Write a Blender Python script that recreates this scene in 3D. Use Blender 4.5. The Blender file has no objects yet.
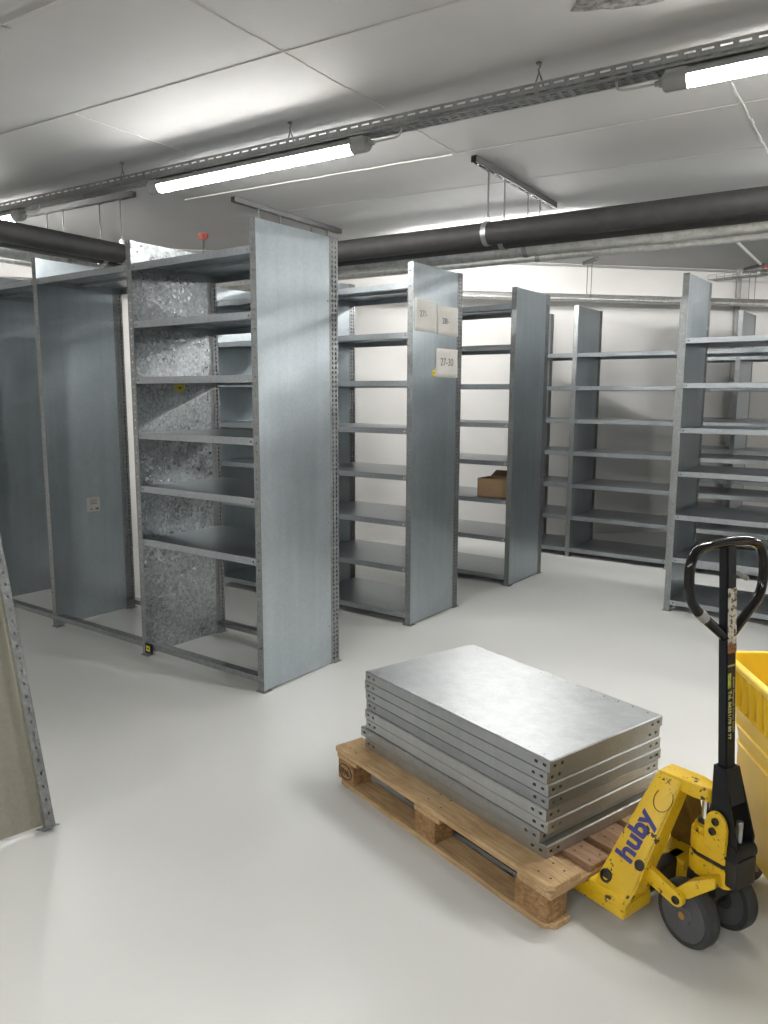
import bpy, bmesh, math, random
from mathutils import Vector, Matrix
random.seed(7)
COL = bpy.context.scene.collection
PI = math.pi

# ------------------------------------------------------------------ mesh builder
class MB:
    def __init__(s): s.bm = bmesh.new()
    def frame_box(s, o, u, v, n, a, b, c):
        """box from corner o spanned by a*u, b*v, c*n"""
        o = Vector(o); u = Vector(u)*a; v = Vector(v)*b; n = Vector(n)*c
        vs = [s.bm.verts.new(o+u*i+v*j+n*k) for k in (0, 1) for j in (0, 1) for i in (0, 1)]
        for f in ((0,2,3,1),(4,5,7,6),(0,1,5,4),(2,6,7,3),(0,4,6,2),(1,3,7,5)):
            s.bm.faces.new([vs[i] for i in f])
        return vs
    def box(s, x0, x1, y0, y1, z0, z1):
        return s.frame_box((x0,y0,z0),(1,0,0),(0,1,0),(0,0,1),x1-x0,y1-y0,z1-z0)
    def bbox(s, x0, x1, y0, y1, z0, z1, r=.003, seg=2):
        vs = s.box(x0,x1,y0,y1,z0,z1)
        es = {e for w in vs for e in w.link_edges}
        bmesh.ops.bevel(s.bm, geom=list(es), offset=r, segments=seg, affect='EDGES', profile=.6)
    def prism(s, pts, d, r=0, seg=2):
        """polygon (3-D points) extruded by vector d"""
        a = [s.bm.verts.new(Vector(p)) for p in pts]; b = [s.bm.verts.new(Vector(p)+Vector(d)) for p in pts]
        n = len(a); fs = [s.bm.faces.new(a[::-1]), s.bm.faces.new(b)]
        for i in range(n): fs.append(s.bm.faces.new((a[i], a[(i+1)%n], b[(i+1)%n], b[i])))
        if r:
            es = {e for f in fs for e in f.edges}
            bmesh.ops.bevel(s.bm, geom=list(es), offset=r, segments=seg, affect='EDGES', profile=.6)
    def tube(s, pts, r, seg=12, cap=True, closed=False):
        pts = [Vector(p) for p in pts]; n = len(pts); rings = []
        ref = None
        rs = r if isinstance(r, (list, tuple)) else [r]*n
        for i, p in enumerate(pts):
            if closed: t = (pts[(i+1)%n]-pts[i-1]).normalized()
            else: t = (pts[min(i+1,n-1)]-pts[max(i-1,0)]).normalized()
            if ref is None:
                ref = Vector((0,0,1)) if abs(t.z) < .9 else Vector((1,0,0))
            ref = (ref-t*ref.dot(t)).normalized(); bi = t.cross(ref)
            k = 1.0
            if not closed and 0 < i < n-1:
                c = (pts[i]-pts[i-1]).normalized().dot(t); k = 1/max(c, .5)
            rings.append([s.bm.verts.new(p+(ref*math.cos(2*PI*j/seg)+bi*math.sin(2*PI*j/seg))*rs[i]) for j in range(seg)])
        m = n if closed else n-1
        for i in range(m):
            a, b = rings[i], rings[(i+1)%n]
            for j in range(seg):
                f = s.bm.faces.new((a[j], a[(j+1)%seg], b[(j+1)%seg], b[j])); f.smooth = True
        if cap and not closed:
            s.bm.faces.new(rings[0][::-1]); s.bm.faces.new(rings[-1])
    def cyl(s, p0, p1, r, seg=20, r1=None):
        s.tube([p0, p1], [r, r if r1 is None else r1], seg)
    def lathe(s, o, axis, prof, seg=40):
        """prof: list of (radius, distance along axis)"""
        o = Vector(o); t = Vector(axis).normalized()
        ref = Vector((0,0,1)) if abs(t.z) < .9 else Vector((1,0,0))
        ref = (ref-t*ref.dot(t)).normalized(); bi = t.cross(ref); rings = []
        for (r, d) in prof:
            r = max(r, .0004)
            rings.append([s.bm.verts.new(o+t*d+(ref*math.cos(2*PI*j/seg)+bi*math.sin(2*PI*j/seg))*r) for j in range(seg)])
        for a, b in zip(rings, rings[1:]):
            for j in range(seg):
                s.bm.faces.new((a[j], a[(j+1)%seg], b[(j+1)%seg], b[j]))
        s.bm.faces.new(rings[0][::-1]); s.bm.faces.new(rings[-1])
    def perf(s, o, u, v, n, W, L, t, cols, hw, hh, pitch, v0, v1=None, skip=None):
        """sheet W x L, thickness t along n, with columns of holes at u=cols"""
        o = Vector(o); u = Vector(u); v = Vector(v); n = Vector(n)
        x = 0
        v1 = L if v1 is None else v1
        for c in sorted(cols):
            s.frame_box(o+u*x, u, v, n, c-hw/2-x, L, t)
            y = 0; k = v0
            while k+hh/2 < v1:
                if not (skip and skip(k)):
                    s.frame_box(o+u*(c-hw/2)+v*y, u, v, n, hw, k-hh/2-y, t); y = k+hh/2
                k += pitch
            s.frame_box(o+u*(c-hw/2)+v*y, u, v, n, hw, L-y, t)
            x = c+hw/2
        s.frame_box(o+u*x, u, v, n, W-x, L, t)
    def mesh(s, name, mat, smooth=False):
        bmesh.ops.recalc_face_normals(s.bm, faces=s.bm.faces)
        m = bpy.data.meshes.new(name); s.bm.to_mesh(m); s.bm.free()
        for x in (mat if isinstance(mat, (list, tuple)) else [mat]): m.materials.append(x)
        if smooth:
            m.shade_smooth()
            try: m.set_sharp_from_angle(angle=math.radians(35))
            except Exception: pass
        return m
    def build(s, name, mat, parent=None, smooth=False):
        return put(name, s.mesh(name, mat, smooth), parent)

def put(name, mesh, parent=None, loc=None, rot=None):
    o = bpy.data.objects.new(name, mesh); COL.objects.link(o)
    if parent: o.parent = parent
    if loc is not None: o.location = loc
    if rot is not None: o.rotation_euler = rot
    return o
def tag(o, label, cat, group=None):
    o['label'] = label; o['category'] = cat
    if group: o['group'] = group
    return o
def thing(name, label, cat, loc=(0,0,0), rz=0, group=None):
    o = put(name, None, None, loc, (0,0,rz)); return tag(o, label, cat, group)
def struct(o): o['kind'] = 'structure'; return o
def copy_tree(o, parent=None):
    c = o.copy(); COL.objects.link(c)
    if parent: c.parent = parent
    for ch in list(o.children): copy_tree(ch, c)
    return c
def text_mesh(body, size, mat, bold=0.0, depth=.0006, spacing=1.0, name='lettering'):
    cu = bpy.data.curves.new(name, 'FONT'); cu.body = body; cu.size = size; cu.offset = bold
    cu.extrude = depth; cu.align_x = 'LEFT'; cu.space_character = spacing
    o = bpy.data.objects.new(name, cu); COL.objects.link(o)
    dg = bpy.context.evaluated_depsgraph_get(); dg.update()
    me = bpy.data.meshes.new_from_object(o.evaluated_get(dg)); me.name = name
    bpy.data.objects.remove(o); bpy.data.curves.remove(cu)
    me.materials.clear(); me.materials.append(mat)
    return me

# ------------------------------------------------------------------ materials
class NT:
    def __init__(s, name):
        s.m = bpy.data.materials.new(name); s.m.use_nodes = True; s.t = s.m.node_tree
        s.b = s.t.nodes['Principled BSDF']; s.tc = s.n('ShaderNodeTexCoord')
    def n(s, t, **k):
        x = s.t.nodes.new(t)
        for a, b in k.items(): setattr(x, a, b)
        return x
    def l(s, a, b): s.t.links.new(a, b)
    def set(s, **k):
        for a, b in k.items(): s.b.inputs[a.replace('_', ' ')].default_value = b
    def noise(s, scale, detail=4, rough=.55, src='Object', stretch=None, dist=0):
        x = s.n('ShaderNodeTexNoise'); x.inputs['Scale'].default_value = scale; x.inputs['Detail'].default_value = detail
        x.inputs['Roughness'].default_value = rough; x.inputs['Distortion'].default_value = dist
        o = s.tc.outputs[src]
        if stretch:
            mp = s.n('ShaderNodeMapping'); mp.inputs['Scale'].default_value = stretch; s.l(o, mp.inputs[0]); o = mp.outputs[0]
        s.l(o, x.inputs['Vector']); return x.outputs['Fac']
    def ramp(s, fac, stops):
        r = s.n('ShaderNodeValToRGB'); e = r.color_ramp.elements
        e[0].position, e[0].color = stops[0][0], (*stops[0][1], 1)
        e[1].position, e[1].color = stops[-1][0], (*stops[-1][1], 1)
        for p, c in stops[1:-1]:
            q = e.new(p); q.color = (*c, 1)
        s.l(fac, r.inputs[0]); return r.outputs[0]
    def mix(s, f, a, b, mode='MIX'):
        x = s.n('ShaderNodeMix', data_type='RGBA', blend_type=mode)
        for i, v in ((0, f), (6, a), (7, b)):
            if hasattr(v, 'is_linked'): s.l(v, x.inputs[i])
            else: x.inputs[i].default_value = v if i == 0 else (*v, 1)
        return x.outputs[2]
    def math(s, op, a, b):
        x = s.n('ShaderNodeMath', operation=op)
        for i, v in enumerate((a, b)):
            if hasattr(v, 'is_linked'): s.l(v, x.inputs[i])
            else: x.inputs[i].default_value = v
        return x.outputs[0]
    def maprange(s, v, a, b, c, d):
        x = s.n('ShaderNodeMapRange')
        s.l(v, x.inputs[0])
        for i, q in zip((1,2,3,4), (a,b,c,d)): x.inputs[i].default_value = q
        return x.outputs[0]
    def bump(s, h, strength=.1, dist=.01):
        b = s.n('ShaderNodeBump'); b.inputs['Strength'].default_value = strength; b.inputs['Distance'].default_value = dist
        s.l(h, b.inputs['Height']); s.l(b.outputs[0], s.b.inputs['Normal'])

def plain(name, col, rough=.5, metal=0, spec=.5, var=.0, scale=8):
    m = NT(name); m.set(Roughness=rough, Metallic=metal); m.b.inputs['Specular IOR Level'].default_value = spec
    if var:
        f = m.noise(scale)
        c = m.ramp(f, [(.3, tuple(x*(1-var) for x in col)), (.7, tuple(min(1, x*(1+var)) for x in col))])
        m.l(c, m.b.inputs['Base Color'])
    else: m.b.inputs['Base Color'].default_value = (*col, 1)
    return m.m

def galv(name, base, var=.10, cells=60, cell_amt=.10, r0=.30, r1=.46, metal=.9, cloud=2.2, streak=0.0):
    m = NT(name); m.set(Metallic=metal)
    vo = m.n('ShaderNodeTexVoronoi'); vo.inputs['Scale'].default_value = cells
    vo.inputs['Randomness'].default_value = 1
    wob = m.n('ShaderNodeTexNoise'); wob.inputs['Scale'].default_value = cells*.6; m.l(m.tc.outputs['Object'], wob.inputs['Vector'])
    add = m.n('ShaderNodeVectorMath', operation='MULTIPLY_ADD'); m.l(wob.outputs['Color'], add.inputs[0])
    add.inputs[1].default_value = (.6/cells,)*3; m.l(m.tc.outputs['Object'], add.inputs[2]); m.l(add.outputs[0], vo.inputs['Vector'])
    sep = m.n('ShaderNodeSeparateColor'); m.l(vo.outputs['Color'], sep.inputs[0])
    cl = m.noise(cloud, 5, .6)
    st = m.noise(3, 3, .5, stretch=(6, 6, .35))
    a = m.maprange(cl, .3, .7, -var, var); b = m.maprange(sep.outputs[0], 0, 1, -cell_amt, cell_amt)
    v = m.math('ADD', a, b)
    if streak: v = m.math('ADD', v, m.maprange(st, .3, .7, -streak, streak))
    v = m.math('ADD', v, 1.0)
    mul = m.n('ShaderNodeVectorMath', operation='SCALE'); mul.inputs[0].default_value = base; m.l(v, mul.inputs['Scale'])
    m.l(mul.outputs[0], m.b.inputs['Base Color'])
    rr = m.math('ADD', m.maprange(cl, .3, .7, r0, r1), m.maprange(sep.outputs[1], 0, 1, -cell_amt*.4, cell_amt*.4))
    m.l(rr, m.b.inputs['Roughness'])
    return m.m

GB = (.44, .49, .52)
M_PANEL = galv('galvanised panel', GB, .10, 70, .035, .30, .42, .92, 1.6, .04)
M_SPANGLE = galv('galvanised spangle', (.37, .395, .405), .16, 60, .26, .26, .46, .92, 2.2)
M_ZINC_REFL = galv('reflection tinted zinc', (.43, .415, .345), .16, 70, .04, .33, .42, .94, 1.6, .05)  # warm tint painted in for the reflected floor and pallet
M_POST = galv('galvanised post', (.275, .288, .288), .10, 90, .14, .38, .50, .85, 6)
M_SHELF = galv('galvanised shelf', (.36, .39, .41), .08, 70, .06, .30, .42, .9, 3)
M_EDGES = [galv('galvanised stacked shelf %d' % k, bs, .10, 90, .03, .39, .46, .86, 5, .06) for k, bs in enumerate(((.38, .395, .40), (.44, .45, .45), (.31, .325, .33)))]
M_EDGE = M_EDGES[0]
M_RAIL = galv('galvanised strut', (.36, .37, .365), .08, 90, .1, .35, .45, .85, 6)
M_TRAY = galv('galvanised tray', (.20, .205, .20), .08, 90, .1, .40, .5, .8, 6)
M_DARK = plain('dark interior', (.012, .012, .013), .8)
M_BLACKPIPE = plain('black rubber insulation', (.030, .029, .028), .62, 0, .35, .2, 14)
M_FOIL = galv('foil pipe jacket', (.62, .62, .60), .16, 30, .12, .34, .46, .85, 7)
M_WPIPE = galv('bright pipe', (.68, .68, .67), .08, 40, .06, .32, .40, .9, 5)
M_GREY = plain('grey plastic', (.20, .20, .195), .5, 0, .4, .08)
M_HRAIL = plain('hanger rail', (.12, .12, .118), .5, .5)
M_CABLE = plain('grey cable', (.30, .30, .29), .6)
M_ROD = plain('threaded rod', (.15, .15, .148), .45, .6)
M_PAPER = plain('paper', (.60, .585, .55), .8, 0, .2, .05, 10)
M_INK = plain('ink', (.13, .13, .135), .8)
M_YTAG = plain('yellow sticker', (.62, .50, .05), .6)
M_WHITECOND = plain('white conduit', (.70, .69, .66), .5)
M_RED = plain('red anchor', (.42, .10, .07), .55)
M_BLACKMETAL = plain('black coated steel', (.007, .0085, .011), .42, 0, .28, .3, 25)
M_GLOSSBLACK = plain('glossy black grip', (.006, .0055, .0055), .12, 0, .38)
M_CHROME = plain('chrome ram', (.72, .72, .72), .14, 1)
M_TYRE = plain('grey rubber tyre', (.040, .042, .044), .55, 0, .4, .2, 20)
M_DISC = plain('grey wheel disc', (.085, .088, .092), .5, 0, .4, .12, 20)
M_BRASS = plain('worn axle end', (.38, .20, .07), .5, .5)
M_BOLT = plain('dark bolt', (.035, .032, .028), .45, .5)
M_BLUE = plain('blue lettering', (.045, .045, .20), .5, 0, .4, .12, 60)
M_GOLD = plain('yellow green lettering', (.50, .47, .16), .6)
M_GOLD2 = plain('dull lettering', (.30, .26, .12), .6)

def mk_yellow_paint():
    m = NT('worn yellow paint'); m.b.inputs['Specular IOR Level'].default_value = .5
    big = m.noise(20, 8, .68); fine = m.noise(60, 6, .7); tone = m.noise(5, 4)
    wear = m.ramp(m.math('ADD', big, m.math('MULTIPLY', fine, .25)), [(.735, (0,0,0)), (.75, (1,1,1))])
    specks = m.ramp(fine, [(.60, (0,0,0)), (.66, (1,1,1))])
    paint = m.ramp(tone, [(.3, (.62, .385, .008)), (.7, (.76, .50, .016))])
    dirt = m.mix(m.math('MULTIPLY', specks, .7), paint, (.10, .07, .02))
    c = m.mix(wear, dirt, (.035, .026, .018))
    m.l(c, m.b.inputs['Base Color']); m.l(m.maprange(wear, 0, 1, .36, .6), m.b.inputs['Roughness'])
    return m.m
M_YEL = mk_yellow_paint()

def mk_bin():
    m = NT('yellow plastic'); f = m.noise(4, 4)
    c = m.ramp(f, [(.3, (.78, .50, .004)), (.7, (.86, .58, .012))]); m.l(c, m.b.inputs['Base Color'])
    m.set(Roughness=.42); m.b.inputs['Subsurface Weight'].default_value = 0
    return m.m
M_BIN = mk_bin()
M_YEL_SHADE = plain('shaded yellow paint', (.16, .10, .022), .6, 0, .3, .35, 14)  # yellow paint darkened to carry the shade on the far side plate
M_FORK = plain('dark brown fork', (.055, .042, .02), .55, .2, .4, .3, 12)  # fork body is dark brown, unlike its yellow heel

def mk_wood(name, a, b, c, stretch=(3, 40, 40)):
    m = NT(name)
    g = m.noise(2.2, 6, .6, stretch=stretch, dist=.6); k = m.noise(7, 5, .6)
    w = m.ramp(g, [(.30, a), (.52, b), (.72, c)])
    d = m.ramp(k, [(.25, (.62, .55, .47)), (.55, (1, 1, 1))])
    m.l(m.mix(.8, w, d, 'MULTIPLY'), m.b.inputs['Base Color']); m.set(Roughness=.72)
    m.b.inputs['Specular IOR Level'].default_value = .25
    m.bump(g, .12, .004)
    return m.m
M_WOOD = mk_wood('pale pine', (.36, .235, .12), (.50, .345, .185), (.60, .44, .26))
M_WOODY = mk_wood('pale pine across', (.36, .235, .12), (.48, .325, .175), (.56, .41, .24), (40, 3, 40))
M_WOODD = mk_wood('brown board', (.19, .11, .06), (.29, .18, .11), (.38, .25, .16))
M_BLOCK = mk_wood('pallet block', (.20, .115, .05), (.34, .20, .09), (.46, .30, .15), (18, 18, 30))
M_STAMP = plain('burnt stamp', (.05, .03, .018), .8)
M_CARD = plain('cardboard', (.36, .245, .145), .8, 0, .2, .06, 20)

def mk_floor():
    m = NT('epoxy floor')
    big = m.noise(.55, 4, .5); mid = m.noise(3.2, 5, .6); fine = m.noise(170, 2, .5)
    c = m.ramp(big, [(.3, (.615, .618, .60)), (.7, (.66, .663, .645))])
    st = m.ramp(mid, [(.2, (.97, .97, .965)), (.8, (1, 1, 1))])
    c = m.mix(1.0, c, st, 'MULTIPLY')
    m.l(c, m.b.inputs['Base Color']); m.b.inputs['Specular IOR Level'].default_value = .42
    m.set(Roughness=.30)
    m.bump(fine, .10, .001)
    return m.m
def mk_ceiling():
    m = NT('painted concrete')
    big = m.noise(.8, 6, .6); pit = m.noise(26, 5, .7); blot = m.noise(1.6, 3, .5, stretch=(1, 3, 1))
    c = m.ramp(big, [(.3, (.385, .383, .373)), (.7, (.44, .438, .428))])
    p = m.ramp(pit, [(.735, (1, 1, 1)), (.76, (.72, .70, .67))])
    q = m.ramp(blot, [(.60, (0, 0, 0)), (.68, (1, 1, 1))])
    c = m.mix(q, c, m.mix(1.0, c, p, 'MULTIPLY'))
    m.l(c, m.b.inputs['Base Color']); m.set(Roughness=.75); m.b.inputs['Specular IOR Level'].default_value = .25
    m.bump(m.math('ADD', big, m.math('MULTIPLY', pit, .15)), .25, .02)
    return m.m
def mk_wall():
    m = NT('white wall'); big = m.noise(.9, 5, .55, stretch=(1, 1, 2.2)); fine = m.noise(40, 4, .6)
    c = m.ramp(big, [(.3, (.66, .648, .628)), (.7, (.72, .71, .69))])
    m.l(c, m.b.inputs['Base Color']); m.set(Roughness=.8); m.b.inputs['Specular IOR Level'].default_value = .2
    m.bump(fine, .1, .004); return m.m
M_FLOOR, M_CEIL, M_WALL = mk_floor(), mk_ceiling(), mk_wall()
M_SEAM = plain('seam filler and shadow band', (.40, .39, .37), .8)
M_SEAMW = plain('pale seam', (.66, .655, .63), .7)
M_RUBBLE = plain('broken plaster', (.20, .195, .185), .9, 0, .2, .5, 30)
def mk_lamp():
    m = NT('lit diffuser'); m.set(Roughness=.4); m.b.inputs['Base Color'].default_value = (.8, .8, .8, 1)
    m.b.inputs['Emission Color'].default_value = (1, .982, .955, 1); m.b.inputs['Emission Strength'].default_value = LAMP
    return m.m
LAMP = 145.0
M_LAMP = mk_lamp()

# ------------------------------------------------------------------ room
ZC = 3.18
WN = (-.723, .691); WD = 8.665                     # oblique back wall: WN . p = WD
def wall_y(x): return (WD-WN[0]*x)/WN[1]
XL, XR, YF = -9.0, 5.6, -6.5
poly = [(XL, YF), (XR, YF), (XR, wall_y(XR)), (XL, wall_y(XL))]
def slab(name, z0, z1, mat):
    b = MB(); b.prism([(x, y, z0) for x, y in poly], (0, 0, z1-z0)); return struct(b.build(name, mat))
slab('floor', -.15, 0, M_FLOOR)
slab('ceiling', ZC, ZC+.2, M_CEIL)
def wall(name, p, q, t=.2):
    p, q = Vector((*p, 0)), Vector((*q, 0)); d = (q-p).normalized(); n = Vector((d.y, -d.x, 0))
    b = MB(); b.frame_box(p-d*t, d, n, Vector((0,0,1)), (q-p).length+2*t, t, ZC); return struct(b.build(name, M_WALL))
wall('wall_front', poly[0], poly[1]); wall('wall_right', poly[1], poly[2]); wall('wall_back', poly[2], poly[3]); wall('wall_left', poly[3], poly[0])

seam_n = [0]
def seam(p, q, w=.012, h=.004, mat=M_SEAM):  # lays the seams, and one strip for a soft shadow band
    seam_n[0] += 1
    p, q = Vector((*p, ZC)), Vector((*q, ZC)); d = (q-p).normalized(); n = Vector((-d.y, d.x, 0))
    b = MB(); k = 14; L = (q-p).length; prev = None
    for i in range(k):
        off = random.uniform(-.004, .004); ww = w*random.uniform(.6, 1.2)
        b.frame_box(p+d*(L*i/k)-n*(ww/2-off)-Vector((0,0,h)), d, n, Vector((0,0,1)), L/k*1.02, ww, h+.002)
    return struct(b.build('trim_%d' % seam_n[0], mat))
seam((-8.9, 2.24), (2.5, 3.13), .012)
seam((-2.50, 1.2), (-2.585, 3.55), .010)
seam((-4.02, 2.63), (-4.05, 3.4), .006, .002, M_SEAMW)
seam((-5.0, 4.205), (-2.70, 4.43), .014, .006, M_SEAMW)
seam((-2.70, 4.43), (.8, 4.72), .007, .003, M_SEAM)
seam((-1.0, 4.25), (-1.06, 5.6), .010, .004, M_SEAMW)
seam((-5.2, 4.86), (-1.0, 5.42), .008, .003, M_SEAM)
seam((-2.62, 3.7), (-2.66, 4.43), .008, .003, M_SEAM)
seam((-6.3, 1.665), (2.0, 2.25), .045, .006)  # raised strip laid in for a soft shadow band, not a seam

# torn patch of plaster in the ceiling
b = MB()
ring = []
cx, cy = -1.33, 3.02
pts = []
for i in range(26):
    a = 2*PI*i/26; r = 1+.09*math.sin(a*5)+.06*math.sin(a*9+1)
    pts.append((-1.075+.26*r*math.cos(a), 3.085+.155*r*math.sin(a), ZC-.003))
b.prism(pts, (0, 0, .012))
for i in range(70):
    a = random.uniform(0, 2*PI); r = math.sqrt(random.random())*.86
    s_ = random.uniform(.012, .03); b.lathe((-1.075+.25*r*math.cos(a), 3.085+.150*r*math.sin(a), ZC), (0, 0, -1), [(s_*1.4, 0), (s_*1.2, .004), (s_*.7, .009), (.002, .011)], 9)
tag(b.build('ceiling_patch', M_RUBBLE), 'rough grey broken patch in the ceiling above the cable tray', 'ceiling patch')

# ------------------------------------------------------------------ shelving kit
H, D, HW = 2.5645, .667, .0225
T = .0016
def post_mesh(front):
    b = MB(); z = (0,0,1)
    if front:
        b.perf((-HW,0,.004), (1,0,0), z, (0,1,0), 2*HW, H-.004, T, [HW], .009, .009, .05, .05)
        b.frame_box((HW-T,0,.004), (1,0,0), (0,1,0), z, T, .032, H-.004)
        b.perf((-HW,0,.004), (0,1,0), z, (1,0,0), .032, H-.004, T, [.017], .007, .012, .05, .05)
        b.frame_box((-HW,.032,.004), (1,0,0), (0,1,0), z, 2*HW, T, H-.004)
    else:
        b.perf((HW-T,D-.080,.004), (0,1,0), z, (1,0,0), .080, H-.004, T, [.028, .059], .011, .0155, .0275, .03)
        b.frame_box((-HW,D-T,.004), (1,0,0), (0,1,0), z, 2*HW, T, H-.004)
        b.frame_box((-HW,D-.080,.004), (1,0,0), (0,1,0), z, T, .080, H-.004)
        b.frame_box((-HW,D-.080,.004), (1,0,0), (0,1,0), z, 2*HW, T, H-.004)
    return b.mesh('post', M_POST)
def panel_mesh(mat):
    b = MB()
    b.box(HW-.001, HW+.0015,   .001, D-.081, .012, H-.004)
    b.box(HW-.014, HW, .0345, .0355, .012, H-.004)
    for z in (.25, .9, 1.55, 2.2):                              # bolt heads along the rear fold
        for y in (D-.093,):
            b.lathe((HW+.0015, y, z), (1,0,0), [(.006,0),(.006,.003),(.003,.005)], 8)
    return b.mesh('side_panel', mat)
def foot_mesh():
    b = MB(); b.bbox(-.034, .036, -.012, .055, 0, .004, .0015, 1); b.box(-HW+.003, HW-.003, .004, .007, .003, .05); return b.mesh('foot_plate', M_POST)
ME_POSTF, ME_POSTR, ME_FOOT = post_mesh(True), post_mesh(False), foot_mesh()
ME_PANEL, ME_SPANG, ME_REFL = panel_mesh(M_PANEL), panel_mesh(M_SPANGLE), panel_mesh(M_ZINC_REFL)
def upright(parent, x, mesh=None):
    p = put('side_panel', mesh or ME_PANEL, parent, (x, 0, 0))
    put('post', ME_POSTF, p); put('post', ME_POSTR, p)
    put('foot_plate', ME_FOOT, p); put('foot_plate', ME_FOOT, p, (0, D, 0), (0, 0, PI))
    return p
EH = .040
_shelf = {}
def shelf_mesh(w):
    k = round(w, 3)
    if k not in _shelf:
        b = MB(); y0, y1 = .004, D-.004
        b.box(0, w, y0, y1, -T, 0)
        ups = [.016, .040, w-.040, w-.016]
        b.perf((0, y0, 0), (0,0,-1), (1,0,0), (0,1,0), EH, w, T, [EH*.5], .008, .011, 1, 9, w) if False else None
        # front flange with a bolt hole at either end
        x = 0
        for c in (.020, w-.020):
            b.box(x, c-.006, y0, y0+T, -EH, 0); b.box(c-.006, c+.006, y0, y0+T, -.016, 0); b.box(c-.006, c+.006, y0, y0+T, -EH, -.026); x = c+.006
        b.box(x, w, y0, y0+T, -EH, 0)
        b.box(0, w, y0, y0+.018, -EH, -EH+T); b.box(0, w, y1-.018, y1, -EH, -EH+T)
        b.box(0, w, y1-T, y1, -EH, 0); b.box(0, T, y0, y1, -EH, 0); b.box(w-T, w, y0, y1, -EH, 0)
        b.box(.03, w-.03, D*.5-.03, D*.5+.03, -.020, -T)       # stiffener under the shelf
        _shelf[k] = b.mesh('shelf', M_SHELF)
    return _shelf[k]
_rail = {}
def rail_mesh(w):
    k = round(w, 3)
    if k not in _rail:
        b = MB()
        b.box(0, w, .004, .006, .052, .085); b.box(0, w, .004, .060, .083, .085); b.box(0, w, .058, .060, .052, .085)
        _rail[k] = b.mesh('base_rail', M_POST)
    return _rail[k]
ZS = [.090, .430, .765, 1.100, 1.430, 1.765, 2.095, 2.430]
def bay(parent, xa, xb, levels, rails=False):
    w = xb-xa-2*HW-.004; x = xa+HW+.002
    for i in levels: put('shelf', shelf_mesh(w), parent, (x, 0, ZS[i]))
    if rails:
        put('base_rail', rail_mesh(w), parent, (x, 0, 0)); put('base_rail', rail_mesh(w), parent, (x+w, D, 0), (0, 0, PI))
ALL = range(8)
G_SH = 'galvanised shelving runs'
# front run (three bays in view)
r1 = thing('shelving_run', 'nearest run of tall galvanised shelving, open bays beside the smooth closed end panel', 'shelving', (0, 2.942, 0), 0, G_SH)
XS1 = [-7.13, -6.10, -5.064, -4.031, -2.988]
for x in XS1:
    p = upright(r1, x, ME_SPANG if x == -4.031 else None)
    if x == -4.031: p['label'] = 'side panel with bright mottled zinc spangle'
    if x == -2.988: p['label'] = 'smooth pale end panel'
bay(r1, XS1[0], XS1[1], [7], True); bay(r1, XS1[1], XS1[2], [7], True); bay(r1, XS1[2], XS1[3], [7], True); bay(r1, XS1[3], XS1[4], [2,3,4,5,6,7], True)
def sticker(parent, x, y, z, w, h, dark=True):
    t = put('sticker', None); COL.objects.unlink(t); bpy.data.objects.remove(t)
    b = MB()
    if dark: b.box(x, x+.0012, y-w*.72, y+w*.72, z-h*.72, z+h*.72)
    else: b.box(x, x+.0012, y-w/2, y+w/2, z-h/2, z+h/2)
    s_ = b.build('sticker', M_DARK if dark else M_YTAG, parent)
    b = MB()
    b.box(x+.0012, x+.0016, y-w/2, y+w/2, z-h/2, z+h/2) if dark else b.box(x+.0012, x+.0016, y-w*.16, y+w*.16, z-h*.10, z+h*.12)
    b.build('sticker_print', M_YTAG if dark else M_DARK, s_)
    return s_
sticker(r1, -4.031+HW+.002, .33, 1.702, .078, .05, False)['label'] = 'yellow sticker on mottled panel'
b = MB(); b.bbox(-4.031+.012, -4.031+.078, -.010, .003, .022, .088, .004, 2); ft = b.build('foot_tag', M_DARK, r1); ft['label'] = 'black and yellow tag at the foot'
b = MB(); b.box(-4.031+.026, -4.031+.064, -.0108, -.0098, .038, .074); b.build('tag_print', M_YTAG, ft)
b = MB(); b.box(-4.031+.034, -4.031+.054, -.0112, -.0106, .052, .060); b.build('tag_mark', M_DARK, ft)
r2 = thing('shelving_run', 'run of galvanised shelving whose end panel carries three paper sheets', 'shelving', (0, 4.492, 0), 0, G_SH)
XS2 = [-5.108, -4.078, -3.048]
for x in XS2: upright(r2, x)
for a, c in zip(XS2, XS2[1:]): bay(r2, a, c, ALL)
sticker(r2, -3.048+HW+.002, .275, 1.823, .045, .045, False)['label'] = 'small yellow sticker beside the lower sheet'
r3 = thing('shelving_run', 'run of galvanised shelving holding the cardboard box', 'shelving', (0, 5.994, 0), 0, G_SH)
XS3 = [-4.047, -3.017]
for x in XS3: upright(r3, x)
bay(r3, *XS3, ALL)
r4 = thing('shelving_run', 'run of grey shelving beyond the cardboard box, with a narrow bay at its end', 'shelving', (0, 7.536, 0), 0, G_SH)
XS4 = [-3.655, -3.10, -2.07, -1.04, -.01]
for x in XS4: upright(r4, x)
for a, c in zip(XS4, XS4[1:]): bay(r4, a, c, range(7))
r5 = thing('shelving_run', 'run of galvanised shelving behind the pallet truck handle', 'shelving', (0, 6.04, 0), 0, G_SH)
XS5 = [-1.644, -.614, .416]
for x in XS5: upright(r5, x)
for a, c in zip(XS5, XS5[1:]): bay(r5, a, c, range(7))
r6 = thing('shelving_run', 'rearmost run of galvanised shelving, by the wall downpipe', 'shelving', (0, 8.90, 0), 0, G_SH)
XS6 = [-2.44, -1.845, -.815, .215]
for x in XS6: upright(r6, x)
for a, c in zip(XS6, XS6[1:]): bay(r6, a, c, range(7))

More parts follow.
